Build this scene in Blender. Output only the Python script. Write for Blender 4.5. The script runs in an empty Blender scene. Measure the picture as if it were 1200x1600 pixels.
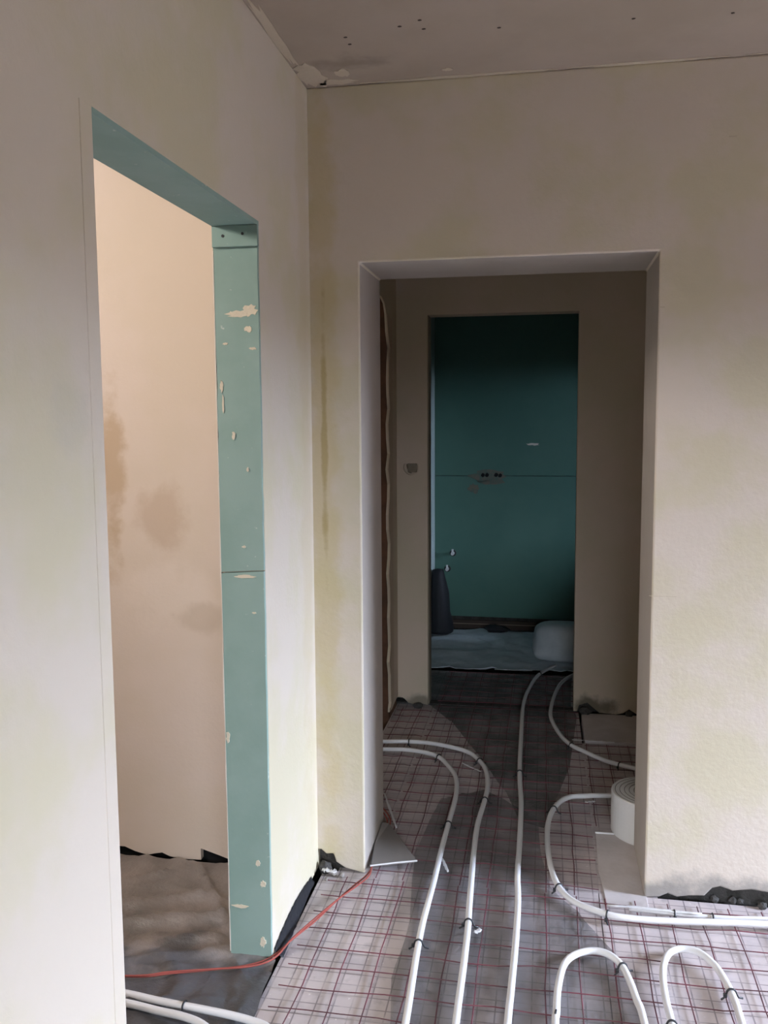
import bpy, bmesh, math, random
from mathutils import Vector, Matrix, noise
random.seed(7)
SC = bpy.context.scene
COL = SC.collection
# ------------------------------------------------------------ camera
cam_d = bpy.data.cameras.new('camera'); cam = bpy.data.objects.new('camera', cam_d); COL.objects.link(cam)
Fv = Vector((-0.17685689, 0.97893911, -0.10197973)); Rv = Vector((0.9841673, 0.17712198, -0.00652226)); Uv = Rv.cross(Fv)
cam.matrix_world = Matrix(((Rv.x, Uv.x, -Fv.x, 0), (Rv.y, Uv.y, -Fv.y, 0), (Rv.z, Uv.z, -Fv.z, 1.6394), (0, 0, 0, 1)))
cam_d.sensor_fit = 'VERTICAL'; cam_d.sensor_height = 24; cam_d.sensor_width = 24; cam_d.lens = 24 * 1397.5 / 1600
cam_d.clip_start = .05
SC.camera = cam
# ------------------------------------------------------------ sky and lights
SC.view_settings.view_transform = 'Standard'; SC.view_settings.look = 'None'
SC.view_settings.gamma = 1; SC.view_settings.use_curve_mapping = False
SC.view_settings.exposure = -0.1
w = bpy.data.worlds.new('sky'); SC.world = w; w.use_nodes = True
_n = w.node_tree.nodes; _l = w.node_tree.links; bg = _n['Background']; bg.inputs[1].default_value = .35
_tc = _n.new('ShaderNodeTexCoord'); _sx = _n.new('ShaderNodeSeparateXYZ'); _l.new(_tc.outputs['Generated'], _sx.inputs[0])
_cr = _n.new('ShaderNodeValToRGB'); _l.new(_sx.outputs[2], _cr.inputs[0]); _l.new(_cr.outputs[0], bg.inputs[0])
_cr.color_ramp.elements[0].position = 0; _cr.color_ramp.elements[0].color = (.20, .19, .17, 1)     # ground below the horizon
_cr.color_ramp.elements[1].position = .03; _cr.color_ramp.elements[1].color = (.78, .89, 1.0, 1)    # overcast sky above it

def area(name, loc, target, sx, sy, power, color):
    l = bpy.data.lights.new(name, 'AREA'); l.shape = 'RECTANGLE'; l.size = sx; l.size_y = sy; l.energy = power; l.color = color
    o = bpy.data.objects.new(name, l); COL.objects.link(o); o.location = loc
    d = (Vector(target) - Vector(loc)).normalized()
    o.rotation_euler = d.to_track_quat('-Z', 'Y').to_euler()
    return o
# daylight: overcast sky beyond the windows (outside the house), and dim light in the side rooms
area('sky_beyond_right_window', (11.0, 1.6, 5.6), (-.8, 1.6, 1.0), 8.0, 7.0, 22500, (.79, .92, 1.20))
area('sky_beyond_rear_window', (1.5, -9.0, 5.4), (0, 3.0, 1.2), 8.0, 6.5, 3300, (.86, .95, 1.08))
area('side_room_lamp', (-2.3, 1.2, 2.6), (-1.6, 3.0, 1.6), .3, .3, 36, (1.0, .90, .83))
area('hall_side_daylight', (-2.6, 4.2, 1.8), (1.0, 4.4, .9), .6, 1.2, 5, (1.0, .92, .82))
# ------------------------------------------------------------ materials
def mat(name, color, rough=.9, spec=.3, metallic=0, var=None, vscale=3, vmin=.35, vmax=.65, bump=0, bscale=60, stains=(), extra=None):
    """base colour, optional second colour mixed by noise, bump, and stains = (centre, radii, colour, strength)"""
    m = bpy.data.materials.new(name); m.use_nodes = True; nt = m.node_tree; N = nt.nodes; Lk = nt.links
    b = N['Principled BSDF']; b.inputs['Roughness'].default_value = rough; b.inputs['Metallic'].default_value = metallic
    b.inputs['Specular IOR Level'].default_value = spec
    geo = N.new('ShaderNodeNewGeometry'); pos = geo.outputs['Position']
    rgb = N.new('ShaderNodeRGB'); rgb.outputs[0].default_value = (*color, 1); cur = rgb.outputs[0]
    def mix(fac, a, c):
        x = N.new('ShaderNodeMix'); x.data_type = 'RGBA'
        if isinstance(fac, float): x.inputs[0].default_value = fac
        else: Lk.new(fac, x.inputs[0])
        Lk.new(a, x.inputs[6])
        if isinstance(c, tuple): x.inputs[7].default_value = (*c, 1)
        else: Lk.new(c, x.inputs[7])
        return x.outputs[2]
    def nz(scale, detail=4, rough_=.6):
        n = N.new('ShaderNodeTexNoise'); n.inputs['Scale'].default_value = scale; n.inputs['Detail'].default_value = detail
        n.inputs['Roughness'].default_value = rough_; Lk.new(pos, n.inputs['Vector']); return n.outputs['Fac']
    def ramp(f, a, c):
        r = N.new('ShaderNodeMapRange'); r.inputs[1].default_value = a; r.inputs[2].default_value = c; r.interpolation_type = 'SMOOTHSTEP'
        Lk.new(f, r.inputs[0]); return r.outputs[0]
    def math_(op, a, c):
        x = N.new('ShaderNodeMath'); x.operation = op
        for i, v in enumerate((a, c)):
            if isinstance(v, (int, float)): x.inputs[i].default_value = v
            else: Lk.new(v, x.inputs[i])
        return x.outputs[0]
    if var: cur = mix(ramp(nz(vscale), vmin, vmax), cur, var)
    for (c, r, colr, st) in stains:
        s = N.new('ShaderNodeVectorMath'); s.operation = 'SUBTRACT'; Lk.new(pos, s.inputs[0]); s.inputs[1].default_value = c
        d = N.new('ShaderNodeVectorMath'); d.operation = 'DIVIDE'; Lk.new(s.outputs[0], d.inputs[0]); d.inputs[1].default_value = r
        ln = N.new('ShaderNodeVectorMath'); ln.operation = 'LENGTH'; Lk.new(d.outputs[0], ln.inputs[0])
        f = ramp(math_('ADD', ln.outputs['Value'], math_('MULTIPLY', nz(7, 5), 2.6)), 2.6, 1.75)
        cur = mix(math_('MULTIPLY', f, st), cur, colr)
    if extra: cur = extra(N, Lk, pos, cur, mix, nz, ramp, math_)
    Lk.new(cur, b.inputs['Base Color'])
    if bump:
        bp = N.new('ShaderNodeBump'); bp.inputs['Strength'].default_value = bump; bp.inputs['Distance'].default_value = .01
        Lk.new(math_('ADD', nz(bscale, 6), math_('MULTIPLY', nz(bscale / 12, 3), 2.0)), bp.inputs['Height']); Lk.new(bp.outputs[0], b.inputs['Normal'])
    return m
PL = (.71, .635, .545)
PLy = (.67, .61, .445)
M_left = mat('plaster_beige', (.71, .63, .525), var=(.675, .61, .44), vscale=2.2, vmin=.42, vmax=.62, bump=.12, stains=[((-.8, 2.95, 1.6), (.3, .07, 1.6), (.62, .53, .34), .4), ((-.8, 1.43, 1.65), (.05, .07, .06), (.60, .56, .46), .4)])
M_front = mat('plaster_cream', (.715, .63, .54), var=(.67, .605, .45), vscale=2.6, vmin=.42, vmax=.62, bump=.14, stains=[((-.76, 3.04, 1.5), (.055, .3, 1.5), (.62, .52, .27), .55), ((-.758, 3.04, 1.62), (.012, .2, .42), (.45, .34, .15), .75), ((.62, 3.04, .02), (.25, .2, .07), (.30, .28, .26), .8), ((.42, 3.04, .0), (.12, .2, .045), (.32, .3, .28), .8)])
M_tan = mat('plaster_tan', (.66, .54, .38), bump=.1)
M_side = mat('plaster_pink_beige', (.74, .635, .56), var=(.71, .61, .51), vscale=2, bump=.1,
  stains=[((-1.555, 3.03, 1.45), (.05, .3, .28), (.50, .36, .22), .7), ((-1.38, 3.03, 1.28), (.09, .3, .12), (.55, .42, .31), .55), ((-1.33, 3.03, 1.0), (.16, .3, .13), (.80, .70, .62), .5), ((-1.22, 3.03, .92), (.12, .3, .05), (.55, .45, .35), .5)])
M_hall = mat('plaster_hall', (.66, .545, .44), var=(.61, .53, .39), vscale=2.2, bump=.15, stains=[((.25, 4.95, .03), (.13, .2, .09), (.16, .14, .10), .9), ((-.72, 4.95, .0), (.14, .2, .06), (.18, .16, .12), .8)])
def ceil_extra(N, Lk, pos, cur, mix, nz, ramp, math_):
    return cur
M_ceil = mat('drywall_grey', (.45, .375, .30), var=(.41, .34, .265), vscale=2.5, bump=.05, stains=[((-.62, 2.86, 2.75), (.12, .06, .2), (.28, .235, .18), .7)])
M_smear = mat('joint_compound', (.60, .52, .40), bump=.3)
M_green = mat('green_board', (.29, .42, .37), var=(.33, .46, .415), vscale=5, rough=.8, bump=.05,
  extra=lambda N, Lk, pos, cur, mix, nz, ramp, math_: mix(math_('MULTIPLY', ramp(nz(38, 3), .685, .75), .6), cur, (.72, .76, .70)))
M_soffit = M_green
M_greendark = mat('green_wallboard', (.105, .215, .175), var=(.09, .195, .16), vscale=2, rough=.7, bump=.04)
M_core = mat('gypsum_core', (.82, .76, .68), bump=.4)
M_cream = mat('plaster_splash', (.78, .70, .55), bump=.5)
M_conc = mat('concrete_dark', (.085, .08, .075), var=(.05, .047, .042), vscale=20, bump=.8)
M_mortar = mat('mortar_grey', (.38, .35, .32), var=(.25, .23, .21), vscale=30, bump=.8)
M_black = mat('black_plastic', (.02, .02, .022), rough=.4, spec=.5)
M_blackfoil = mat('black_foil', (.018, .019, .023), rough=.6, spec=.3, bump=.3, bscale=50)
M_pipe = mat('white_pipe', (.80, .79, .79), rough=.35, spec=.5)
M_cable = mat('red_cable', (.36, .085, .065), rough=.6)
M_wire = mat('maroon_wire', (.17, .045, .06), rough=.6, var=(.10, .045, .05), vscale=5)
M_silver = mat('silver_tape', (.86, .86, .87), rough=.28, spec=.8, metallic=.25, bump=.4, bscale=40)
M_white = mat('white_foam', (.80, .79, .77), rough=.8, bump=.15, bscale=80)
M_sack = mat('white_sack', (.66, .72, .76), rough=.5, var=(.55, .62, .66), vscale=6, bump=.3, bscale=20)
M_brick = mat('raw_brick', (.15, .075, .045), var=(.10, .055, .035), vscale=9, bump=.8, bscale=30)
M_brown = mat('dark_board', (.075, .055, .045), bump=.2)
M_recess = mat('recess_grey', (.30, .25, .19), bump=.4)
M_hole = mat('hole_black', (.012, .012, .012))
M_patch = mat('filler_patch', (.19, .17, .13), var=(.12, .16, .13), vscale=25)
M_card = mat('grey_foil_scrap', (.24, .215, .195), rough=.6, bump=.1)
def grid(N, Lk, pos, cur, mix, nz, ramp, math_):
    sep = N.new('ShaderNodeSeparateXYZ'); Lk.new(pos, sep.inputs[0])
    fs = []
    for i, off in ((0, .02), (1, .0)):
        a = math_('ADD', math_('ADD', sep.outputs[i], 20.02 if i == 0 else 20.0), 0.0)
        a = math_('DIVIDE', a, .05); a = math_('FRACT', a, 0); a = math_('ABSOLUTE', math_('SUBTRACT', a, .5), 0)
        fs.append(ramp(a, .44, .48))
    g = math_('MAXIMUM', fs[0], fs[1])
    g = math_('MULTIPLY', g, math_('MULTIPLY', ramp(nz(7), .25, .6), .75))
    cur = mix(math_('MULTIPLY', ramp(nz(4.5, 5), .45, .72), .55), cur, (.34, .31, .33))
    cur = mix(math_('MULTIPLY', ramp(nz(55, 2), .68, .74), .6), cur, (.78, .75, .72))
    cur = mix(math_('MULTIPLY', ramp(nz(16, 5), .56, .70), .35), cur, (.27, .24, .24))
    return mix(g, cur, (.15, .12, .13))
M_board = mat('insulation_foil_print', (.60, .525, .515), rough=.48, spec=.45, var=(.54, .48, .475), vscale=2.6, bump=.12, bscale=18, extra=grid)
M_plainboard = mat('bare_foam_board', (.60, .55, .535), rough=.8, var=(.54, .49, .47), vscale=9, bump=.2)
def sheet_mat(name, color, alpha, rough):
    """thin plastic film: partly see-through, glossy"""
    m = bpy.data.materials.new(name); m.use_nodes = True; N = m.node_tree.nodes; Lk = m.node_tree.links
    b = N['Principled BSDF']; b.inputs['Base Color'].default_value = (*color, 1); b.inputs['Roughness'].default_value = rough
    b.inputs['Specular IOR Level'].default_value = .7
    geo = N.new('ShaderNodeNewGeometry'); n = N.new('ShaderNodeTexNoise'); n.inputs['Scale'].default_value = 5; n.inputs['Detail'].default_value = 5
    Lk.new(geo.outputs['Position'], n.inputs['Vector'])
    r = N.new('ShaderNodeMapRange'); r.inputs[1].default_value = .3; r.inputs[2].default_value = .7
    r.inputs[3].default_value = alpha - .15; r.inputs[4].default_value = alpha + .15; Lk.new(n.outputs['Fac'], r.inputs[0]); Lk.new(r.outputs[0], b.inputs['Alpha'])
    n2 = N.new('ShaderNodeTexNoise'); n2.inputs['Scale'].default_value = 28; n2.inputs['Detail'].default_value = 4; n2.inputs['Distortion'].default_value = 1.5
    Lk.new(geo.outputs['Position'], n2.inputs['Vector'])
    bp = N.new('ShaderNodeBump'); bp.inputs['Strength'].default_value = .9; bp.inputs['Distance'].default_value = .012
    Lk.new(n2.outputs['Fac'], bp.inputs['Height']); Lk.new(bp.outputs[0], b.inputs['Normal'])
    return m
M_film = sheet_mat('grey_clear_film', (.20, .195, .20), .50, .24)
M_filmdark = sheet_mat('dark_green_film', (.085, .105, .095), .50, .34)
M_sidefoil = mat('grey_brown_foil', (.30, .265, .25), rough=.38, spec=.6, var=(.22, .20, .19), vscale=4, bump=.9, bscale=14,
  stains=[((-1.1, 2.25, 0), (1.2, .28, .5), (.075, .078, .088), .9)])

# ------------------------------------------------------------ helpers
def obj(name, bm, m, parent=None, smooth=False, bevel=0):
    """link a bmesh given in world coordinates as one mesh object"""
    me = bpy.data.meshes.new(name)
    if parent:
        off = parent.location if not parent.parent else parent.location + parent.parent.location
        if off.length > 0: bmesh.ops.translate(bm, verts=bm.verts, vec=-off)
    bmesh.ops.recalc_face_normals(bm, faces=bm.faces)
    bm.to_mesh(me); bm.free()
    me.materials.append(m)
    if smooth:
        for p in me.polygons: p.use_smooth = True
    o = bpy.data.objects.new(name, me); COL.objects.link(o)
    if parent: o.parent = parent
    if bevel:
        b = o.modifiers.new('bevel', 'BEVEL'); b.width = bevel; b.segments = 2; b.limit_method = 'ANGLE'; b.angle_limit = math.radians(50)
    return o
def tag(o, label=None, cat=None, group=None, kind=None):
    if label: o['label'] = label
    if cat: o['category'] = cat
    if group: o['group'] = group
    if kind: o['kind'] = kind
    return o
def thing(name, loc, label, cat, group=None):
    o = bpy.data.objects.new(name, None); COL.objects.link(o); o.location = loc; o.empty_display_size = .05
    return tag(o, label, cat, group)
def struct(name, bm, m, label=None, bevel=0):
    o = obj(name, bm, m, bevel=bevel); o['kind'] = 'structure'
    o['label'] = label; o['category'] = name.split('_')[0]
    return o
def bx(bm, x0, x1, y0, y1, z0, z1):
    r = bmesh.ops.create_cube(bm, size=1)
    for v in r['verts']:
        v.co = Vector((x0 + (v.co.x + .5) * (x1 - x0), y0 + (v.co.y + .5) * (y1 - y0), z0 + (v.co.z + .5) * (z1 - z0)))
    return bm
def box(*a): return bx(bmesh.new(), *a)
def prism(pts, axis, a, b, bm=None):
    """polygon pts in the plane across axis, extruded from a to b"""
    bm = bm or bmesh.new()
    def P(p, t): return (p[0], t, p[1]) if axis == 'y' else ((t, p[0], p[1]) if axis == 'x' else (p[0], p[1], t))
    A = [bm.verts.new(P(p, a)) for p in pts]; B = [bm.verts.new(P(p, b)) for p in pts]
    n = len(pts)
    for i in range(n): bm.faces.new((A[i], A[(i + 1) % n], B[(i + 1) % n], B[i]))
    bm.faces.new(A); bm.faces.new(B[::-1])
    return bm
def jag(p, q, n, amp, seed=0):
    """points from p to q (q left out) with a ragged offset"""
    rnd = random.Random(seed); out = [p]
    d = Vector((q[0] - p[0], q[1] - p[1])); nn = Vector((-d.y, d.x)).normalized()
    for i in range(1, n):
        t = (i + rnd.uniform(-.3, .3)) / n; o = rnd.uniform(-amp, amp)
        out.append((p[0] + d.x * t + nn.x * o, p[1] + d.y * t + nn.y * o))
    return out
def smooth_path(pts, sub=6):
    """Catmull-Rom through the points"""
    P = [Vector(p) for p in pts]; out = []
    for i in range(len(P) - 1):
        p0 = P[max(i - 1, 0)]; p1 = P[i]; p2 = P[i + 1]; p3 = P[min(i + 2, len(P) - 1)]
        for k in range(sub):
            t = k / sub
            out.append(.5 * ((2 * p1) + (p2 - p0) * t + (2 * p0 - 5 * p1 + 4 * p2 - p3) * t * t + (3 * p1 - p0 - 3 * p2 + p3) * t ** 3))
    out.append(P[-1]); return out
def tube(path, r, sides=10, bm=None, cap=True):
    bm = bm or bmesh.new(); rings = []
    for i, p in enumerate(path):
        t = (path[min(i + 1, len(path) - 1)] - path[max(i - 1, 0)]).normalized()
        up = Vector((0, 0, 1)) if abs(t.z) < .9 else Vector((1, 0, 0))
        s = t.cross(up).normalized(); u = s.cross(t).normalized()
        rr = r(i / (len(path) - 1)) if callable(r) else r
        rings.append([bm.verts.new(p + s * math.cos(2 * math.pi * k / sides) * rr + u * math.sin(2 * math.pi * k / sides) * rr) for k in range(sides)])
    for a, b in zip(rings, rings[1:]):
        for k in range(sides): bm.faces.new((a[k], a[(k + 1) % sides], b[(k + 1) % sides], b[k]))
    if cap: bm.faces.new(rings[0][::-1]); bm.faces.new(rings[-1])
    return bm
def blob(c, r, seed, amp=.3, sub=2, flat=0):
    bm = bmesh.new(); bmesh.ops.create_icosphere(bm, subdivisions=sub, radius=1)
    for v in bm.verts:
        n = noise.noise(v.co * 1.7 + Vector((seed * 3.1, seed, 0)))
        v.co = v.co * (1 + amp * n); v.co = Vector((v.co.x * r[0], v.co.y * r[1], v.co.z * r[2])) + Vector(c)
    return bm
def inside(p, poly):
    c = False; n = len(poly)
    for i in range(n):
        a, b = poly[i], poly[(i + 1) % n]
        if (a[1] > p[1]) != (b[1] > p[1]) and p[0] < (b[0] - a[0]) * (p[1] - a[1]) / (b[1] - a[1]) + a[0]: c = not c
    return c
def dseg(p, a, b):
    a = Vector(a); d = Vector(b) - a; t = max(0, min(1, (p - a).dot(d) / d.dot(d))); return (p - a - d * t).length
def sheet(poly, z, step, height, ridges=(), thick=.0008):
    """wrinkled sheet over a floor polygon; ridges = (a, b, half width, height)"""
    bm = bmesh.new()
    xs = [p[0] for p in poly]; ys = [p[1] for p in poly]
    bm_f = bm.faces.new([bm.verts.new((x, y, z)) for x, y in poly])
    bmesh.ops.triangulate(bm, faces=bm.faces[:])
    x = min(xs) + step
    for ax, lo, hi in ((0, min(xs), max(xs)), (1, min(ys), max(ys))):
        t = lo + step
        while t < hi:
            co = Vector((t, 0, 0)) if ax == 0 else Vector((0, t, 0)); no = Vector((1, 0, 0)) if ax == 0 else Vector((0, 1, 0))
            bmesh.ops.bisect_plane(bm, geom=bm.verts[:] + bm.edges[:] + bm.faces[:], plane_co=co, plane_no=no)
            t += step
    for v in bm.verts:
        p = Vector((v.co.x, v.co.y))
        q = Vector((v.co.x * 5 + v.co.y * 2, v.co.y * 5, 3.3))
        h = (1 - abs(noise.noise(q)) * 2.2); h = max(0, h) ** 3
        h2 = max(0, 1 - abs(noise.noise(q * 2.7)) * 3) ** 2 * .4
        dz = (h + h2) * height
        for a, b, wd, hh in ridges:
            dd = dseg(p, a, b) / wd
            if dd < 1: dz += hh * (1 - dd) ** 1.3
        v.co.z += dz
    return bm
def thin_patch(outline3d, normal, t):
    """small flat patch of thickness t given by 3-D outline"""
    bm = bmesh.new(); n = Vector(normal) * t
    A = [bm.verts.new(p) for p in outline3d]; B = [bm.verts.new(Vector(p) + n) for p in outline3d]; k = len(A)
    for i in range(k): bm.faces.new((A[i], A[(i + 1) % k], B[(i + 1) % k], B[i]))
    bm.faces.new(A[::-1]); bm.faces.new(B); return bm

# ------------------------------------------------------------ setting: dimensions
H = 2.75; YF = 3.038; YG = 3.424; XL = -.8026; XS = -.9299; YA = 1.5396; YB = 2.4846; ZD = 2.199
X1, X2, ZO = -.6281, .3527, 2.172
Y3 = 4.957; Y4 = 5.08; XH = -.82; X3, X4, Z3 = -.647, .170, 2.2125
XR = 4.2
# floor: concrete slab with insulation boards laid on it
floor = struct('floor', box(-4, 4.4, -2.4, 7.2, -.20, -.06), M_conc, 'insulated raw floor under the pipes and wire mesh')
bw, bl = 1.0, .5
for i, (x0, x1) in enumerate(((-.782, .20), (.201, 1.20), (1.201, 2.20), (2.201, 3.2), (3.201, XR))):
    y = -2.1
    while y < 3.04:
        y1 = min(y + 1.0, 3.04)
        obj('insulation_board', box(x0, x1 - .002, y, y1 - .002, -.058, 0), M_board, floor); y += 1.0
y = 3.04
while y < 5.7:
    y1 = min(y + .9, 5.72)
    obj('insulation_board', box(-.83 if y > 3.3 else X1 - .1, .20, y, y1 - .002, -.058, 0), M_board, floor); y += .9
for x0, x1, y0, y1 in ((.201, .40, 3.04, 3.449), (.201, 1.2, 3.45, 4.51), (1.201, 1.6, 3.45, 4.51)):
    obj('insulation_board', box(x0, x1 - .002, y0, y1, -.058, -.0005), M_board, floor)
tag(obj('plain_board', box(.214, 1.6, 4.515, 4.955, -.058, .012), M_plainboard, floor, bevel=.003), 'plain grey-beige board without printed grid')
tag(obj('plain_board', prism([(.212, 3.496), (.36, 3.50), (.36, 2.96), (.222, 2.955), (.208, 3.2)], 'z', -.02, .004), M_plainboard, floor, bevel=.002), 'plain pinkish board in the door reveal')
ceil = struct('ceiling', box(-4, 4.4, -2.4, 7.2, H, H + .2), M_ceil, 'grey-brown raw plasterboard ceiling with screw heads')
for x, y in [(-.587, 2.67), (-.421, 2.629), (-.356, 2.658), (-.36, 2.60), (-.144, 2.692), (.228, 2.706), (.494, 2.722), (-.585, 2.72)]:
    s = blob((x, y, H - .0005), (.0065, .0045, .002), x * 9, sub=1); obj('screw_head', s, M_brown, ceil)
# joint compound smears in the ceiling corner
def smear(cx, cy, rx, ry, seed):
    rnd = random.Random(seed); n = 18
    return [(cx + math.cos(a) * rx * rnd.uniform(.55, 1.1), cy + math.sin(a) * ry * rnd.uniform(.55, 1.1)) for a in [2 * math.pi * k / n for k in range(n)]]
for cx, cy, rx, ry, sd in ((-.76, 2.93, .055, .13, 1), (-.69, 3.0, .07, .028, 2), (-.655, 2.93, .03, .035, 3), (-.785, 2.62, .018, .30, 4), (-.3, 3.03, .35, .012, 5), (.3, 3.03, .25, .014, 6), (-.32, 2.965, .02, .015, 7), (.9, 3.03, .4, .012, 8)):
    obj('plaster_smear', prism(smear(cx, cy, rx, ry, sd), 'z', H - .0018, H + .002), M_smear, ceil)

# front wall with the deep opening, ragged lower edge
base = [(X2, 0)] + [(.40, .004), (.43, .020), (.46, .010), (.50, .018), (.55, .022), (.575, .052), (.60, .060), (.64, .048), (.70, .058), (.76, .052), (.84, .046), (.95, .058), (1.1, .05)] + jag((1.25, .05), (XR, .05), 14, .012, 3) + [(XR, .05), (XR, H), (XL - .05, H), (XL - .05, .075), (-.79, .078), (-.772, .062), (-.745, .066), (-.735, .035), (-.70, .014), (-.66, .006), (X1, 0)]
pts = [(X1, 0), (X1, ZO), (X2, ZO)] + base[:-1]
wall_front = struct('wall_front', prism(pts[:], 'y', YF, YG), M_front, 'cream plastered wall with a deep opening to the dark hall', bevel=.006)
wall_front.data.materials.append(mat('reveal_grey', (.49, .435, .385), var=(.46, .41, .355), vscale=3, bump=.12))  # reveal faces take a greyer, darker tone than the wall face
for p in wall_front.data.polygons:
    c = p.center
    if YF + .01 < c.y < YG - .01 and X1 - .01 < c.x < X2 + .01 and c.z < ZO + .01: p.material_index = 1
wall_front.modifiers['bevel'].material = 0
obj('masonry_core', box(.40, XR, YF + .03, YG - .02, -.06, .08), M_conc, wall_front)
obj('masonry_core', box(XL, -.66, YF + .03, YG - .02, -.06, .10), M_conc, wall_front)
for a in ((.345, .432, 1.052, 1.0545), (.552, .575, 2.511, 2.514), (.357, .372, 1.994, 1.997)):
    obj('scratch', box(a[0], a[1], YF - .0006, YF + .001, a[2], a[3]), M_smear, wall_front)
# left wall with door opening to the side room
def yz(y, z): return (y, z)
pts = [(-2.0, 0), (YA, 0)] + jag((YA, .0), (YA, ZD), 14, .002, 5)[1:] + [(YA, ZD), (YB, ZD)] + [(YB, .0), (2.6, .01), (2.75, .004), (2.9, .008), (YF + .1, .01), (YF + .1, H), (-2.0, H)]
wall_left = struct('wall_left', prism(pts, 'x', XS, XL), M_left, 'plastered left wall, white below and tan above, with a doorway', bevel=.003)
obj('corner_bead', box(XL - .001, XL + .0014, YA - .045, YA - .002, .0, ZD + .0), M_left, wall_left, bevel=.001)
# green board lining of that doorway
t = bpy.data.objects.new('trim_1', None); COL.objects.link(t); t['kind'] = 'structure'; t['category'] = 'trim'
t['label'] = 'green moisture-resistant board lining the left doorway'
e = .0125
jb = jag((XS - .004, .012), (XS - .004, 1.195), 22, .0022, 8) + [(XS - .004, 1.195), (XL - .001, 1.203)] + jag((XL - .001, 1.203), (XL - .001, .012), 16, .0012, 9)[1:] + [(XL - .001, .012)]
obj('lining_board', prism(jb, 'y', YB - e, YB), M_green, t, bevel=.0008)
jb = jag((XS - .004, 1.199), (XS - .004, ZD - e), 20, .0026, 11) + [(XS - .004, ZD - e), (XL - .001, ZD - e)] + jag((XL - .001, ZD - e), (XL - .001, 1.207), 16, .0012, 12)[1:] + [(XL - .001, 1.207)]
obj('lining_board', prism(jb, 'y', YB - e, YB), M_green, t, bevel=.0008)
obj('lining_board', box(XS - .004, XL + .0005, YA, YB, ZD - e, ZD), M_soffit, t, bevel=.0008)
obj('lining_board', box(XS - .004, XL - .010, YA - .003, YA + .005, .0, ZD - e), M_green, t, bevel=.0008)
pad = obj('packing_board', box(XS - .003, XL + .004, YB - e - .012, YB - e, 2.128, ZD - e - .0005), M_green, t, bevel=.001)
for x, z in ((-.900, 2.158), (-.842, 2.162)):
    bm = bmesh.new(); bmesh.ops.create_cone(bm, cap_ends=True, segments=10, radius1=.0042, radius2=.0042, depth=.002)
    bmesh.ops.rotate(bm, verts=bm.verts, matrix=Matrix.Rotation(math.pi / 2, 3, 'X')); bmesh.ops.translate(bm, verts=bm.verts, vec=(x, YB - e - .0125, z))
    obj('screw', bm, M_black, pad)
rnd = random.Random(4)
def ypatch(cx, cz, rx, rz, sd, y, m=M_cream, par=t):
    obj('plaster_splash', prism(smear(cx, cz, rx, rz, sd), 'y', y - .0008 - .0002 * sd, y), m, par)
for cx, cz, rx, rz, sd in ((-.862, 1.943, .042, .013, 1), (-.828, 1.952, .022, .02, 2), (-.835, 1.90, .014, .010, 3), (-.822, 1.845, .012, .005, 4), (-.905, 1.86, .009, .004, 5), (-.86, 1.187, .035, .006, 6), (-.918, 1.74, .006, .02, 7), (-.915, 1.69, .004, .03, 8), (-.84, .31, .009, .012, 9), (-.825, .245, .010, .012, 10), (-.90, .168, .028, .006, 11), (-.83, .06, .012, .018, 12), (-.885, 1.60, .006, .014, 13), (-.845, 1.50, .004, .008, 14), (-.862, 1.275, .006, .004, 15), (-.835, 1.08, .007, .003, 16), (-.925, .70, .006, .02, 17)):
    ypatch(cx, cz, rx, rz, sd, YB - e)
obj('plaster_ridge', prism(jag((XS - .0062, .02), (XS - .0062, 2.12), 40, .0014, 21) + [(XS - .0062, 2.12), (XS - .0035, 2.12), (XS - .0035, .02)], 'y', YB - e - .001, YB), M_core, t)
# side room behind the left doorway
pts = [(-1.75, .03), (-1.56, .03), (-1.52, .015), (-1.47, .004), (-1.44, .012), (-1.41, .018), (-1.38, .006), (-1.34, .001), (-1.32, .0), (-1.255, .002), (-1.255, .047), (-1.19, .028), (-1.12, .006), (-1.05, .01), (XS, .01), (XS, H), (-3.6, H), (-3.6, .03)]
wall_side_room = struct('wall_side_room', prism(pts, 'y', 3.034, 3.3), M_side, 'pinkish beige wall seen through the left doorway')
obj('masonry_core', box(-3.6, XS, 3.06, 3.28, -.06, .1), M_hole, wall_side_room)
struct('wall_side_room_left', box(-3.7, -3.6, -2.2, 3.3, -.06, H), M_side, 'outer wall of the side room')
struct('wall_side_room_rear', box(-3.6, XS, -2.2, -2.1, -.06, H), M_side, 'rear wall of the side room')
# walls behind and right of the camera, each with a window opening
pts = [(-.0, .35), (1.9, .35), (1.9, 2.15), (0, 2.15)]
def wall_window(name, axis, a, b, u0, u1, wu0, wu1, wz0, wz1, m, label):
    bm = bmesh.new()
    for (p, q, z0, z1) in ((u0, wu0, -.06, H), (wu1, u1, -.06, H), (wu0, wu1, -.06, wz0), (wu0, wu1, wz1, H)):
        if axis == 'y': bx(bm, p, q, a, b, z0, z1)
        else: bx(bm, a, b, p, q, z0, z1)
    return struct(name, bm, m, label)
wall_window('wall_rear', 'y', -2.2, -2.0, XL, XR + .2, -.1, 1.9, .1, 2.15, M_tan, 'wall behind the camera with a balcony opening')
wall_window('wall_right', 'x', XR, XR + .2, -2.0, YG, 2.05, 2.98, .1, 2.10, M_tan, 'far right wall with a wide window opening')
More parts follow.
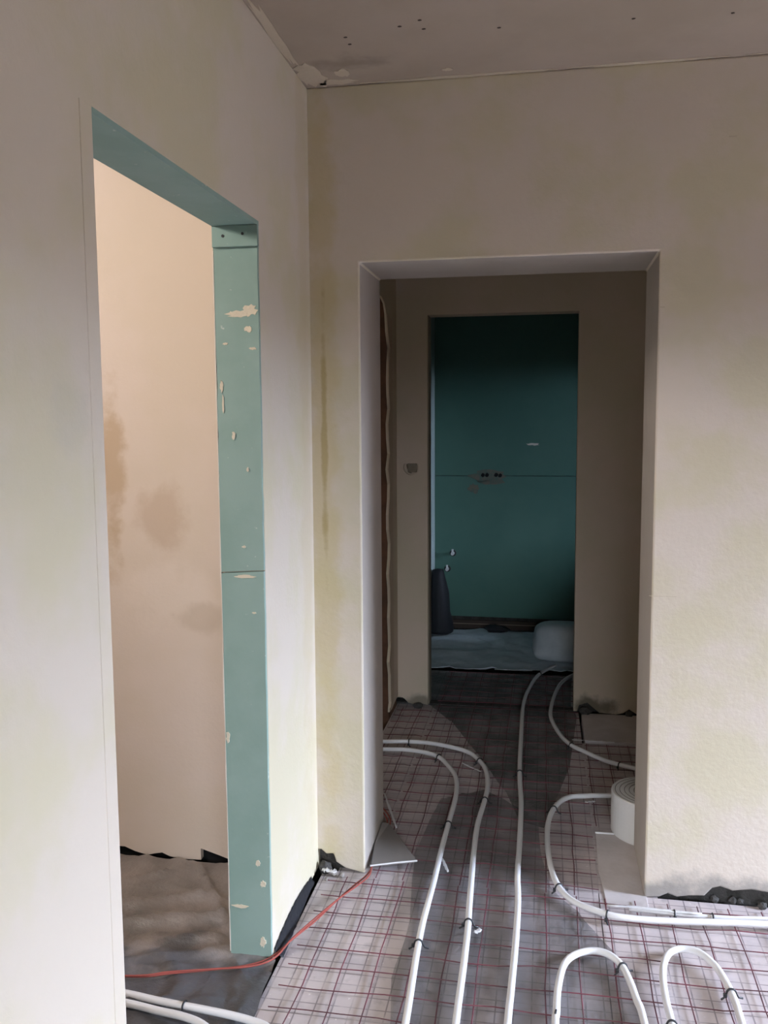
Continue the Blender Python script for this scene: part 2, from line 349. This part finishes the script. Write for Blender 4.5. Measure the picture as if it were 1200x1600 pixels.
# hall beyond the opening
bm = prism([(X3, .012)] + [(X3, Z3), (X4, Z3), (X4, .02), (X4 + .02, .02), (X4 + .03, .055), (X4 + .075, .072), (X4 + .10, .05), (X4 + .14, .018), (.40, .012), (.44, .022), (.47, .045), (.51, .02), (1.6, .012), (1.6, H), (XH - .14, H), (XH - .14, .06), (-.79, .05), (-.76, .02), (-.72, .012), (-.69, .022)], 'y', Y3, Y4)
cut = bmesh.new(); bmesh.ops.create_cone(cut, cap_ends=True, segments=24, radius1=.043, radius2=.043, depth=.06)
bmesh.ops.rotate(cut, verts=cut.verts, matrix=Matrix.Rotation(math.pi / 2, 3, 'X')); bmesh.ops.translate(cut, verts=cut.verts, vec=(-.741, Y3 + .0, 1.375))
for v in cut.verts: v.co.z = min(v.co.z, 1.398)
wall_back = struct('wall_back', bm, M_hall, 'brownish plastered hall wall around the bathroom doorway')
cme = bpy.data.meshes.new('cutter'); cut.to_mesh(cme); cut.free(); co = bpy.data.objects.new('cutter', cme); COL.objects.link(co)
md = wall_back.modifiers.new('cut', 'BOOLEAN'); md.operation = 'DIFFERENCE'; md.object = co; md.solver = 'EXACT'
bpy.context.view_layer.update()
dg = bpy.context.evaluated_depsgraph_get(); nm = bpy.data.meshes.new_from_object(wall_back.evaluated_get(dg)); wall_back.modifiers.clear(); wall_back.data = nm
bpy.data.objects.remove(co)
obj('masonry_core', box(XH - .1, 1.5, Y3 + .04, Y4 - .02, -.06, .01), M_conc, wall_back)
obj('masonry_core', box(X4 + .01, 1.5, Y3 + .04, Y4 - .02, -.06, .09), M_conc, wall_back)
sk = obj('socket_recess', box(-.762, -.712, Y3 + .020, Y3 + .0298, 1.348, 1.397), M_recess, wall_back)
obj('socket_wire', tube([Vector((-.765, Y3 + .026, 1.39)), Vector((-.758, Y3 - .002, 1.37)), Vector((-.752, Y3 - .004, 1.35)), Vector((-.742, Y3 + .02, 1.345))], .0035, 6), M_recess, wall_back)
# slim edge bead round bathroom doorway
# left hall wall: doorway with raw brick reveal and ragged plaster
edge = jag((4.66, .06), (4.655, 2.20), 26, .035, 31)
edge = [(4.675, .075)] + [(4.675 + .03 * math.sin(i * 1.9) + random.Random(i).uniform(-.025, .03), .1 + i * .08) for i in range(26)] + [(4.64, 2.19), (4.60, 2.235), (4.5, 2.26), (4.3, 2.25), (4.0, 2.26), (3.7, 2.25), (3.62, 2.2)]
pts = [(YG, .0), (3.6, 0), (3.62, 2.2)]
pts = pts + edge[::-1][1:] + [(4.67, .055), (4.75, .048), (4.9, .06), (Y3, .06), (Y3, H), (YG, H)]
wall_hall_left = struct('wall_hall_left', prism(pts, 'x', XH - .010, XH), M_hall, 'hall left wall with ragged plaster around a doorway')
bm = box(XH - .15, XH - .010, 4.70, Y3, -.06, H); bx(bm, XH - .15, XH - .018, YG, 3.55, -.06, H); bx(bm, XH - .15, XH - .018, 3.55, 4.70, 2.27, H)
lip = [p for p in edge if p[0] > 4.6 and p[1] < 2.2]
tag(obj('plaster_lip', prism([(a + .002, b) for a, b in lip] + [(4.79, 2.17), (4.80, 1.6), (4.785, 1.0), (4.80, .09)], 'x', XH - .001, XH + .005), mat('patch_plaster', (.60, .48, .36), bump=.4), wall_hall_left), 'lighter patching plaster around the raw doorway')
obj('raw_brick_reveal', bm, M_brick, wall_hall_left)
struct('wall_hall_room', box(-2.9, -2.8, YG - .1, 5.2, -.06, H), M_hall, 'far wall of the room left of the hall')
struct('wall_hall_room_front', box(-2.9, XH - .15, 3.3, YG, -.06, H), M_hall, 'near wall of the room left of the hall')
struct('wall_hall_room_back', box(-2.9, XH - .14, Y3, Y4, -.06, H), M_hall, 'back wall of the room left of the hall')
struct('wall_hall_right', box(1.6, 1.7, YG, Y4, -.06, H), M_hall, 'right end wall of the hall')
# bathroom
GB = 6.95
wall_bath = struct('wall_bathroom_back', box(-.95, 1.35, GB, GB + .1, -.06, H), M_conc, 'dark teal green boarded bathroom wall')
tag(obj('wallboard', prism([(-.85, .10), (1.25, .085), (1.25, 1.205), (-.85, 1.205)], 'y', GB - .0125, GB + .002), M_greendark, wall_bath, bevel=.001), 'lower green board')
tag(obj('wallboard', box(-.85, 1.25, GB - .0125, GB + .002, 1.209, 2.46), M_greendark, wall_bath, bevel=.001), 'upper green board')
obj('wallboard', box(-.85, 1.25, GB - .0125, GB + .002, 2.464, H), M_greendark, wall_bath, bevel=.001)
g = GB - .0125
obj('filler_patch', prism(smear(-.43, 1.20, .18, .065, 41), 'y', g - .0015, g), M_patch, wall_bath)
obj('filler_patch', prism(smear(-.545, 1.11, .05, .05, 42), 'y', g - .0012, g), M_patch, wall_bath)
obj('chipped_spot', prism(smear(-.09, 1.45, .06, .010, 43), 'y', g - .002, g), M_core, wall_bath)
for x, z in ((-.475, 1.213), (-.442, 1.213), (-.372, 1.213), (-.340, 1.210)):
    obj('pipe_hole', blob((x, g - .001, z), (.017, .004, .017), x * 7, sub=1), M_hole, wall_bath)
struct('wall_bathroom_left', box(-.96, -.848, Y4, GB, -.06, H), mat('pale_board', (.42, .50, .49), bump=.05), 'pale left wall of the bathroom')
wall_window('wall_bathroom_right', 'x', 1.25, 1.35, Y4, GB, 6.27, 6.39, .9, 2.1, M_greendark, 'right bathroom wall with a small window')
# door-edge metal bead of bathroom doorway
t3 = struct('trim_2', box(X3 - .004, X3 + .004, Y3 + .028, Y4 + .002, .01, Z3), M_recess, 'dark edge bead of the bathroom doorway')

# ------------------------------------------------------------ floor coverings
side_poly = [(-3.55, -2.0), (-.86, -2.0), (-.86, 1.3), (-.775, 1.45), (-.768, 1.8), (-.772, 2.1), (-.775, 2.25), (-.782, 2.40), (-.79, 2.47), (-.95, 2.50), (-.95, 3.02), (-3.55, 3.02)]
side_poly = [(-3.55, .6), (-.95, .6), (-.95, 1.56), (-.79, 1.56), (-.772, 1.8), (-.768, 2.1), (-.775, 2.25), (-.782, 2.40), (-.79, 2.468), (-.945, 2.468), (-.95, 2.50), (-.95, 3.02), (-3.55, 3.02)]
rg = [((-1.75, 2.45), (-1.05, 2.66), .05, .034), ((-1.55, 2.62), (-1.15, 2.78), .035, .026), ((-1.6, 2.74), (-1.33, 2.9), .03, .028), ((-1.236, 2.97), (-.98, 2.6), .025, .026),
      ((-1.25, 2.38), (-.95, 2.49), .03, .018), ((-1.6, 2.28), (-.98, 2.40), .03, .014), ((-1.2, 2.5), (-1.0, 2.55), .025, .014), ((-1.4, 2.14), (-.9, 2.26), .03, .014), ((-1.3, 2.05), (-.85, 2.12), .03, .012)]
o = obj('plastic_sheet', sheet(side_poly, .001, .018, .014, rg), M_sidefoil, smooth=True)
tag(o, 'wrinkled dark grey plastic sheet covering the side room floor', 'plastic sheet')
f2 = [(-.36, 1.3), (-.398, 2.251), (-.43, 2.45), (-.416, 2.719), (-.45, 3.0), (-.469, 3.237), (-.45, 3.5), (-.426, 3.714), (-.25, 3.85), (-.014, 3.592), (.0, 3.3), (.035, 3.037), (.128, 2.887), (.227, 2.686), (.289, 2.369), (.30, 1.3)]
o = obj('plastic_film', sheet(f2, .0012, .018, .008, [((-.374, 3.2), (-.353, 3.05), .012, .006), ((-.45, 3.5), (-.40, 2.7), .012, .004)]), M_film, smooth=True)
tag(o, 'clear grey plastic film under the three straight pipes in the main room', 'plastic film')
f1 = [(-.656, 5.013), (-.487, 4.705), (-.278, 4.183), (-.15, 3.8), (-.091, 3.549), (.012, 3.50), (.13, 4.168), (.187, 4.9), (.16, 5.1), (.18, 5.70), (-.76, 5.70), (-.66, 5.1)]
o = obj('plastic_film', sheet(f1, .005, .022, .002, [((-.38, 4.117), (-.266, 4.011), .014, .010), ((-.192, 4.0), (-.091, 3.56), .016, .012), ((-.487, 4.705), (-.40, 4.45), .016, .010)]), M_filmdark, smooth=True)
tag(o, 'dark greenish plastic film running through the hall into the bathroom', 'plastic film')

# ------------------------------------------------------------ welded wire mesh
def wire_mesh_data(length, seed, amp, ampz):
    rnd = random.Random(seed); n = max(6, int(length / .1)); path = []
    for i in range(n + 1):
        path.append(Vector((length * i / n, noise.noise(Vector((i * .55, seed * 7.7, 0))) * amp, abs(noise.noise(Vector((i * .9, seed * 3.3, 5)))) * ampz)))
    bm = tube(path, .0020, 4); me = bpy.data.meshes.new('wire'); bm.to_mesh(me); bm.free(); me.materials.append(M_wire); return me
def wire_sheet(x0, x1, y0, y1, label, z, seed):
    root = thing('wire_mesh', (x0, y0, 0), label, 'wire mesh', 'welded wire mesh sheets over the insulation')
    lw = [wire_mesh_data(y1 - y0, seed + i, .008, .004) for i in range(3)]; cw = [wire_mesh_data(x1 - x0, seed + 10 + i, .016, .008) for i in range(4)]
    k = math.ceil((x0 - .0195) / .1); i = 0
    while .0195 + k * .1 <= x1:
        o = bpy.data.objects.new('wire', lw[i % 3]); COL.objects.link(o); o.parent = root
        o.location = (.0195 + k * .1 - x0, 0, z); o.rotation_euler = (0, 0, math.pi / 2); k += 1; i += 1
    k = math.ceil((y0 - 2.348) / .1)
    while 2.348 + k * .1 <= y1:
        o = bpy.data.objects.new('wire', cw[i % 4]); COL.objects.link(o); o.parent = root
        o.location = (0, 2.348 + k * .1 - y0, z + .003); k += 1; i += 1
    return root
wire_sheet(-.745, 1.33, 1.32, 2.99, 'dark red wire mesh sheet on the main room floor before the opening', .008, 1)
wire_sheet(-.60, .20, 3.0, 5.69, 'wire mesh sheet running through the opening and hall towards the bathroom', .009, 40)
wire_sheet(.21, 1.3, 3.55, 4.48, 'wire mesh sheet at the right side of the hall behind the wall', .009, 60)
wire_sheet(-.81, -.61, 3.46, 4.9, 'narrow wire mesh strip along the hall left doorway', .009, 80)

# ------------------------------------------------------------ pipes
PZ = .027
def pipe(pts, label, r=.0105, z=PZ, m=M_pipe, name='heating_pipe', cat='pipe', grp='white underfloor heating pipes'):
    P = smooth_path([Vector((x, y, z + .002 * math.sin(i * 1.7))) for i, (x, y) in enumerate(pts)], 6)
    o = obj(name, tube(P, r, 12), m, smooth=True); tag(o, label, cat, grp); return P
pipes = {}
pipes['A'] = pipe([(-1.7, 4.10), (-1.2, 4.18), (-.9, 4.20), (-.773, 4.202), (-.643, 4.205), (-.504, 4.151), (-.425, 4.025), (-.379, 3.888), (-.362, 3.688), (-.366, 3.427), (-.369, 3.203), (-.368, 2.984), (-.370, 2.79), (-.371, 2.668), (-.366, 2.507), (-.352, 2.22), (-.34, 1.8), (-.34, 1.3)], 'white pipe curving from the hall left doorway, leftmost of the three straight runs')
pipes['B'] = pipe([(-1.7, 4.30), (-1.2, 4.30), (-.9, 4.31), (-.786, 4.307), (-.66, 4.319), (-.522, 4.305), (-.369, 4.241), (-.3, 4.143), (-.254, 4.007), (-.234, 3.826), (-.239, 3.656), (-.250, 3.446), (-.247, 3.224), (-.239, 3.006), (-.231, 2.813), (-.225, 2.693), (-.221, 2.475), (-.219, 2.242), (-.21, 1.8), (-.21, 1.3)], 'white pipe curving from the hall left doorway, middle of the three straight runs')
pipes['C'] = pipe([(.08, 5.85), (-.021, 5.634), (-.079, 5.334), (-.107, 5.018), (-.106, 4.53), (-.099, 4.001), (-.084, 3.682), (-.080, 3.335), (-.080, 3.068), (-.073, 2.888), (-.073, 2.672), (-.078, 2.421), (-.082, 2.265), (-.09, 1.8), (-.09, 1.3)], 'long white pipe running straight from the bathroom threshold to the foreground')
pipes['D'] = pipe([(.34, 5.72), (.25, 5.69), (.179, 5.636), (.112, 5.471), (.067, 5.191), (.044, 4.895), (.056, 4.726), (.097, 4.525), (.144, 4.395), (.206, 4.317), (.288, 4.232), (.359, 4.177), (.422, 4.14), (.7, 4.0), (1.3, 3.9)], 'white pipe bowed around the right side of the bathroom doorway')
pipes['E'] = pipe([(.75, 3.82), (.5, 3.82), (.274, 3.813), (.185, 3.798), (.116, 3.767), (.064, 3.68), (.032, 3.546), (.024, 3.38), (.031, 3.205), (.048, 3.071), (.075, 2.984), (.122, 2.913), (.217, 2.857), (.303, 2.849), (.416, 2.857), (.545, 2.867), (.717, 2.881), (1.2, 2.90), (2.4, 2.90)], 'white pipe bending round the right door reveal and along the right wall base')
pipes['E2'] = pipe([(.29, 2.915), (.38, 2.908), (.466, 2.907), (.6, 2.912), (.726, 2.922), (1.2, 2.94), (2.4, 2.95)], 'thinner pipe close to the right wall base behind the long pipe', r=.008, z=.022)
pipes['F'] = pipe([(.03, 1.3), (.04, 1.9), (.044, 2.287), (.047, 2.332), (.053, 2.443), (.071, 2.553), (.103, 2.615), (.154, 2.646), (.202, 2.634), (.238, 2.587), (.257, 2.516), (.268, 2.43), (.279, 2.327), (.29, 1.9), (.29, 1.3)], 'white pipe bent into a U loop, left of the two loops')
pipes['G'] = pipe([(.35, 1.3), (.35, 1.9), (.351, 2.339), (.349, 2.42), (.351, 2.52), (.362, 2.602), (.388, 2.675), (.430, 2.703), (.476, 2.687), (.512, 2.627), (.530, 2.545), (.536, 2.465), (.535, 2.37), (.53, 1.9), (.53, 1.3)], 'white pipe bent into a U loop, right of the two loops')
pipes['H'] = pipe([(-1.9, 2.30), (-1.4, 2.24), (-1.149, 2.215), (-1.062, 2.204), (-.967, 2.190), (-.857, 2.178), (-.775, 2.168), (-.71, 2.145), (-.66, 2.08), (-.64, 1.9), (-.64, 1.3)], 'white pipe through the left doorway, the farther of two')
pipes['I'] = pipe([(-1.9, 2.24), (-1.4, 2.20), (-1.129, 2.176), (-1.035, 2.163), (-.949, 2.147), (-.88, 2.12), (-.80, 2.05), (-.75, 1.9), (-.74, 1.6)], 'white pipe through the left doorway, the nearer of two')

def clip(pk, x, y, label):
    P = pipes[pk]; i = min(range(len(P)), key=lambda k: (P[k].x - x) ** 2 + (P[k].y - y) ** 2)
    c = P[i]; d = (P[min(i + 1, len(P) - 1)] - P[max(i - 1, 0)]).normalized(); s = d.cross(Vector((0, 0, 1))).normalized()
    rr = .0125
    path = [c + s * -.032 + Vector((0, 0, .012 - c.z)), c + s * -.020 + Vector((0, 0, .014 - c.z)), c + s * -rr * 1.05]
    for k in range(1, 8):
        a = math.pi - math.pi * k / 8; path.append(c + s * math.cos(a) * rr + Vector((0, 0, math.sin(a) * rr)))
    path += [c + s * rr * 1.05, c + s * .020 + d * .004 + Vector((0, 0, .014 - c.z)), c + s * .030 + d * .010 + Vector((0, 0, .011 - c.z))]
    root = thing('pipe_clip', (c.x, c.y, .008), label, 'clip', 'black clips holding the pipes')
    obj('clip_arch', tube(path, .0030, 6), M_black, root, smooth=True)
    obj('clip_head', box(c.x + s.x * .017 - .005, c.x + s.x * .017 + .005, c.y + s.y * .017 - .005, c.y + s.y * .017 + .005, .013, .023), M_black, root, bevel=.001)
for a in (('A', -.49, 4.145, 'black clip at the bend of the left straight pipe, in the hall'), ('A', -.369, 3.427, 'black clip on the left straight pipe beside the opening reveal'), ('A', -.373, 2.593, 'black clip on the left straight pipe in the foreground'),
          ('B', -.66, 4.319, 'black clip on the middle pipe close to the hall left doorway'), ('B', -.283, 4.121, 'black clip at the bend of the middle pipe in the hall'), ('B', -.237, 3.696, 'black clip on the middle pipe just after its bend'), ('B', -.227, 2.737, 'black clip on the middle straight pipe in the foreground'),
          ('C', -.021, 5.634, 'black clip where the long pipe meets the bathroom threshold'), ('C', -.099, 4.001, 'black clip on the long straight pipe in the dark hall'),
          ('D', .359, 4.177, 'black clip on the bowed pipe beside the right door reveal'), ('D', .144, 4.395, 'black clip on the bowed pipe near the silver tape end'),
          ('E', .050, 3.64, 'black clip at the far bend of the pipe by the foam roll'), ('E', .061, 3.011, 'black clip at the near bend of the pipe round the reveal'), ('E', .209, 2.86, 'black clip on the pipe at the foot of the right reveal'),
          ('E2', .44, 2.907, 'left of the two small black clips on the thin pipe by the right wall'), ('E2', .545, 2.91, 'right of the two small black clips on the thin pipe by the right wall'),
          ('F', .047, 2.327, 'black clip on the left leg of the left pipe loop'), ('F', .241, 2.575, 'black clip on the right shoulder of the left pipe loop'),
          ('G', .533, 2.507, 'black clip on the right leg of the right pipe loop'), ('G', .353, 2.34, 'black clip on the left leg of the right pipe loop'),
          ('H', -.967, 2.19, 'black clip on the farther pipe in the left doorway')):
    clip(*a)

# ------------------------------------------------------------ red cables
cb = [(-2.2, 2.24), (-1.6, 2.26), (-1.191, 2.301), (-1.071, 2.337), (-.957, 2.375), (-.858, 2.414), (-.801, 2.467), (-.765, 2.567), (-.721, 2.677), (-.679, 2.814), (-.643, 2.918), (-.612, 3.0), (-.605, 3.085), (-.604, 3.194), (-.609, 3.32), (-.64, 3.5), (-.9, 3.9)]
for k, lab in ((0, 'thin red cable crossing the doorway, left strand of the pair'), (1, 'thin red cable crossing the doorway, right strand of the pair')):
    pp = [Vector((x + k * .010 * math.sin(i * 1.3 + .8) + k * .004, y - k * .009 * (1 + math.cos(i * 1.1)) * .6, .018 + k * .004)) for i, (x, y) in enumerate(cb)]
    o = obj('red_cable', tube(smooth_path(pp, 6), 0.0029, 8), M_cable, smooth=True); tag(o, lab, 'cable', 'two red cables')

# ------------------------------------------------------------ loose things
# black foil upstand along the foot of the left wall
bm = bmesh.new(); rows = []
for i in range(40):
    y = 2.49 + (2.93 - 2.49) * i / 39; hgt = .030 + .022 * math.sin(math.pi * i / 39) + .008 * noise.noise(Vector((i * .6, 1, 1)))
    wv = .004 * noise.noise(Vector((i * .5, 3, 2)))
    rows.append([bm.verts.new((XL + .030 + wv - .022 * (i / 39), y, .003)), bm.verts.new((XL + .014 + wv, y, .010)), bm.verts.new((XL + .006 + wv * .5, y, hgt * .6)), bm.verts.new((XL + .0025, y, hgt))])
for a, b in zip(rows, rows[1:]):
    for k in range(3): bm.faces.new((a[k], a[k + 1], b[k + 1], b[k]))
o = obj('edge_foil', bm, M_blackfoil, smooth=True); s = o.modifiers.new('solid', 'SOLIDIFY'); s.thickness = .001
tag(o, 'black crumpled foil edge at the foot of the left wall', 'foil')
# mortar rubble in the left corner
for i, (x, y, r, lab) in enumerate(((-.772, 3.02, .024, 'dark mortar lump in the left room corner, largest'), (-.735, 3.005, .013, 'small mortar lump right of the largest one in the left corner'), (-.705, 3.000, .010, 'small mortar lump at the wall foot midway to the opening'), (-.752, 2.965, .008, 'mortar crumb in front of the left corner rubble'))):
    o = obj('mortar_lump', blob((x, y, r * .8), (r, r * .9, r), i + 3, .5), M_mortar if i else M_conc); tag(o, lab, 'mortar', 'mortar crumbs in the left corner')
def crumple(c, l, wd, ang, seed, h=.006, n=10):
    bm = bmesh.new(); g = []
    ca, sa = math.cos(ang), math.sin(ang)
    for i in range(n + 1):
        row = []
        for j in range(4):
            u = l * (i / n - .5); v = wd * (j / 3 - .5) * (1 - .35 * abs(2 * i / n - 1))
            z = h * (.5 + noise.noise(Vector((i * .8 + seed, j * 1.1, seed)))) + c[2]
            row.append(bm.verts.new((c[0] + u * ca - v * sa, c[1] + u * sa + v * ca, max(z, c[2]))))
        g.append(row)
    for a, b in zip(g, g[1:]):
        for k in range(3): bm.faces.new((a[k], a[k + 1], b[k + 1], b[k]))
    return bm
for c, l, wd, an, sd, lab, h in (((-.748, 2.985, .022), .055, .022, -.1, 3, 'crumpled silver foil scrap by the corner rubble', .014),
        ((.37, 2.905, .031), .30, .014, -.02, 5, 'bright silver tape strip on the thin pipe by the right wall', .004),
        ((.255, 4.505, .014), .21, .012, -.02, 7, 'silver tape strip at the edge of the plain board in the hall', .004),
        ((-.188, 5.706, .026), .24, .022, .02, 9, 'silver tape strip along the bathroom threshold', .004),
        ((.205, 3.765, .012), .045, .012, .3, 11, 'short silver scrap left of the foam roll', .006),
        ((-.345, 3.12, .012), .10, .012, 1.9, 13, 'narrow pale strip as the glint of a film wrinkle beside the left straight pipe', .006),  # highlight of a film wrinkle, added as a pale strip
        ((-.325, 4.065, .012), .13, .014, -.75, 15, 'pale strip as the glint on the film crease between the bends in the hall', .006),  # glint along the film's fold, put in as pale geometry
        ((-.62, 3.53, .020), .34, .010, -1.25, 17, 'thin silver strip behind the left door reveal', .01),
        ((-.195, 2.71, .014), .03, .018, .9, 19, 'tiny silver scrap beside the middle pipe clip', .008),
        ((.075, 2.285, .014), .04, .02, .4, 21, 'small silver scrap inside the left pipe loop', .008)):
    o = obj('silver_scrap', crumple(c, l, wd, an, sd, h), M_silver, smooth=True); s = o.modifiers.new('solid', 'SOLIDIFY'); s.thickness = .0015
    tag(o, lab, 'foil scrap', 'silver tape and foil scraps')
# grey sheet scrap folded against the left reveal
bm = bmesh.new()
V = [bm.verts.new(p) for p in ((-.607, 3.045, .028), (-.447, 3.115, .024), (-.52, 3.25, .026), (-.600, 3.39, .030), (-.622, 3.36, .048), (-.623, 3.2, .034))]
bm.faces.new(V); o = obj('sheet_scrap', bm, M_card); s = o.modifiers.new('solid', 'SOLIDIFY'); s.thickness = .004
o.name = 'grey_sheet'; tag(obj('grey_sheet_edge', tube([Vector((-.609, 3.042, .030)), Vector((-.52, 3.078, .031)), Vector((-.447, 3.113, .027))], .0028, 6), M_white, o), 'white edge')  # white rim along the front of the sheet
tag(o, 'triangular grey sheet scrap lying at the foot of the left door reveal', 'sheet scrap')
# foam edge-strip roll behind the right reveal
rc = (.43, 3.545); rr = .155; hh = .165
root = thing('foam_roll', (rc[0], rc[1], .004), 'white foam edge strip roll standing on end behind the right door reveal', 'foam roll')
bm = bmesh.new(); n = 56
prof = [(rr - .002, 0), (rr, .003), (rr, hh - .003), (rr - .003, hh), (.055, hh - .002), (.052, hh - .006), (.052, .0)]
R = [[bm.verts.new((rc[0] + math.cos(2 * math.pi * k / n) * p[0], rc[1] + math.sin(2 * math.pi * k / n) * p[0], .004 + p[1])) for k in range(n)] for p in prof]
for a, b in zip(R, R[1:] + R[:1]):
    for k in range(n): bm.faces.new((a[k], a[(k + 1) % n], b[(k + 1) % n], b[k]))
obj('roll_body', bm, M_white, root)
sp = [Vector((rc[0] + math.cos(a) * (.06 + .09 * a / (10 * math.pi)), rc[1] + math.sin(a) * (.06 + .09 * a / (10 * math.pi)), .004 + hh)) for a in [i * 10 * math.pi / 160 for i in range(161)]]
obj('wound_layer_edge', tube(sp, .0012, 4), M_card, root)
obj('loose_end', box(.212, .29, 3.492, 3.497, .004, .010), M_white, root)
# bathroom: white sheet on the floor, sack, black bag, outlets, dark skirting board
o = obj('foam_sheet', sheet([(-.846, 5.715), (.32, 5.76), (1.2, 5.78), (1.2, 6.84), (-.846, 6.86)], .005, .04, .018, [((-.846, 5.72), (1.2, 5.78), .03, .010)]), M_sack, smooth=True)
s = o.modifiers.new('solid', 'SOLIDIFY'); s.thickness = .003
tag(o, 'pale bluish white foam sheet covering the bathroom floor', 'foam sheet')
bm = bmesh.new(); bmesh.ops.create_cube(bm, size=2); bmesh.ops.subdivide_edges(bm, edges=bm.edges[:], cuts=9, use_grid_fill=True)
for v in bm.verts:
    p = v.co; q = 5.0; nrm = (abs(p.x) ** q + abs(p.y) ** q + abs(p.z) ** q) ** (1 / q); p = p / nrm
    p = p * (1 + .04 * noise.noise(p * 2.3))
    tp = 1 - .05 * (p.z + 1)
    v.co = Vector((.16 + p.x * .235 * tp, 6.02 + p.y * .14 * tp, .032 + (p.z + 1) * .122))
o = obj('white_sack', bm, M_sack, smooth=True); tag(o, 'rounded white plastic sack on the bathroom floor at the right', 'sack')
bm = bmesh.new(); n = 28; prof = [(0, .0, .0), (.135, .0, 0), (.14, .03, 0), (.125, .15, .01), (.105, .30, .015), (.075, .42, .02), (.06, .475, .02), (.0, .485, .02)]
R = []
for r, z, sh in prof:
    R.append([bm.verts.new((-.775 + math.cos(2 * math.pi * k / n) * r * (1 + .12 * noise.noise(Vector((math.cos(2 * math.pi * k / n) * 2, math.sin(2 * math.pi * k / n) * 2, z * 9)))) * .7 - sh, 6.70 + math.sin(2 * math.pi * k / n) * r * .9, .028 + z)) for k in range(n)])
for a, b in zip(R, R[1:]):
    for k in range(n): bm.faces.new((a[k], a[(k + 1) % n], b[(k + 1) % n], b[k]))
bmesh.ops.remove_doubles(bm, verts=bm.verts, dist=.0005)
o = obj('black_bag', bm, M_blackfoil, smooth=True); tag(o, 'tall tapered black bag in the left corner of the bathroom', 'bag')
for x, z, lab in ((-.705, .60, 'upper silver pipe outlet on the green bathroom wall'), (-.748, .475, 'lower silver pipe outlet above the black bag')):
    root = thing('pipe_outlet', (x, g, z), lab, 'pipe outlet', 'two pipe outlets in the bathroom')
    obj('outlet_body', tube([Vector((x, g + .0, z)), Vector((x, g - .05, z))], .013, 12), M_silver, root, smooth=False)
    obj('outlet_stub', tube([Vector((x, g - .04, z - .01)), Vector((x, g - .04, z + .035))], .008, 10), M_silver, root)
    obj('wall_flange', tube([Vector((x, g, z)), Vector((x, g - .006, z))], .026, 14), M_black, root)
o = obj('skirting_plank', box(-.70, 1.2, g - .035, g - .003, .008, .075), M_brown, bevel=.002); tag(o, 'dark brown plank along the foot of the green wall', 'plank')
tag(obj('groove', box(-.70, 1.2, g - .037, g - .034, .045, .050), M_recess, o), 'lighter strip')
o = obj('rubble_lump', blob((-.36, 6.78, .04), (.09, .04, .03), 3, .6), M_blackfoil); tag(o, 'dark crumpled scrap on the far edge of the bathroom sheet', 'scrap')
# rubble at the broken wall foot in the hall
for x, y, r, lab in ((.235, 4.935, .022, 'dark rubble lump at the broken wall foot right of the bathroom doorway'), (.47, 4.94, .016, 'dark rubble lump by the right reveal at the hall wall foot'), (-.70, 4.93, .018, 'dark rubble lump left of the bathroom doorway')):
    o = obj('rubble_lump', blob((x, y, (.012 if x > 0 else 0) + r * .8), (r * 1.5, r, r), x * 5, .5), M_conc); tag(o, lab, 'rubble', 'rubble lumps at the hall wall foot')
# rubble strip at the right wall foot of the main room
rn = random.Random(5)
for i in range(9):
    x = .58 + i * .05 + rn.uniform(-.015, .015); r = rn.uniform(.007, .013)
    o = obj('mortar_lump', blob((x, YF + rn.uniform(-.012, .015), r * .75), (r * 1.3, r, r), i + 20, .5, sub=2), M_conc)
    ordn = ('first', 'second', 'third', 'fourth', 'fifth', 'sixth', 'seventh', 'eighth', 'ninth')[i]
    tag(o, '%s from the left of the dark mortar crumbs under the right wall edge' % ordn, 'mortar', 'mortar crumbs under the right wall edge')
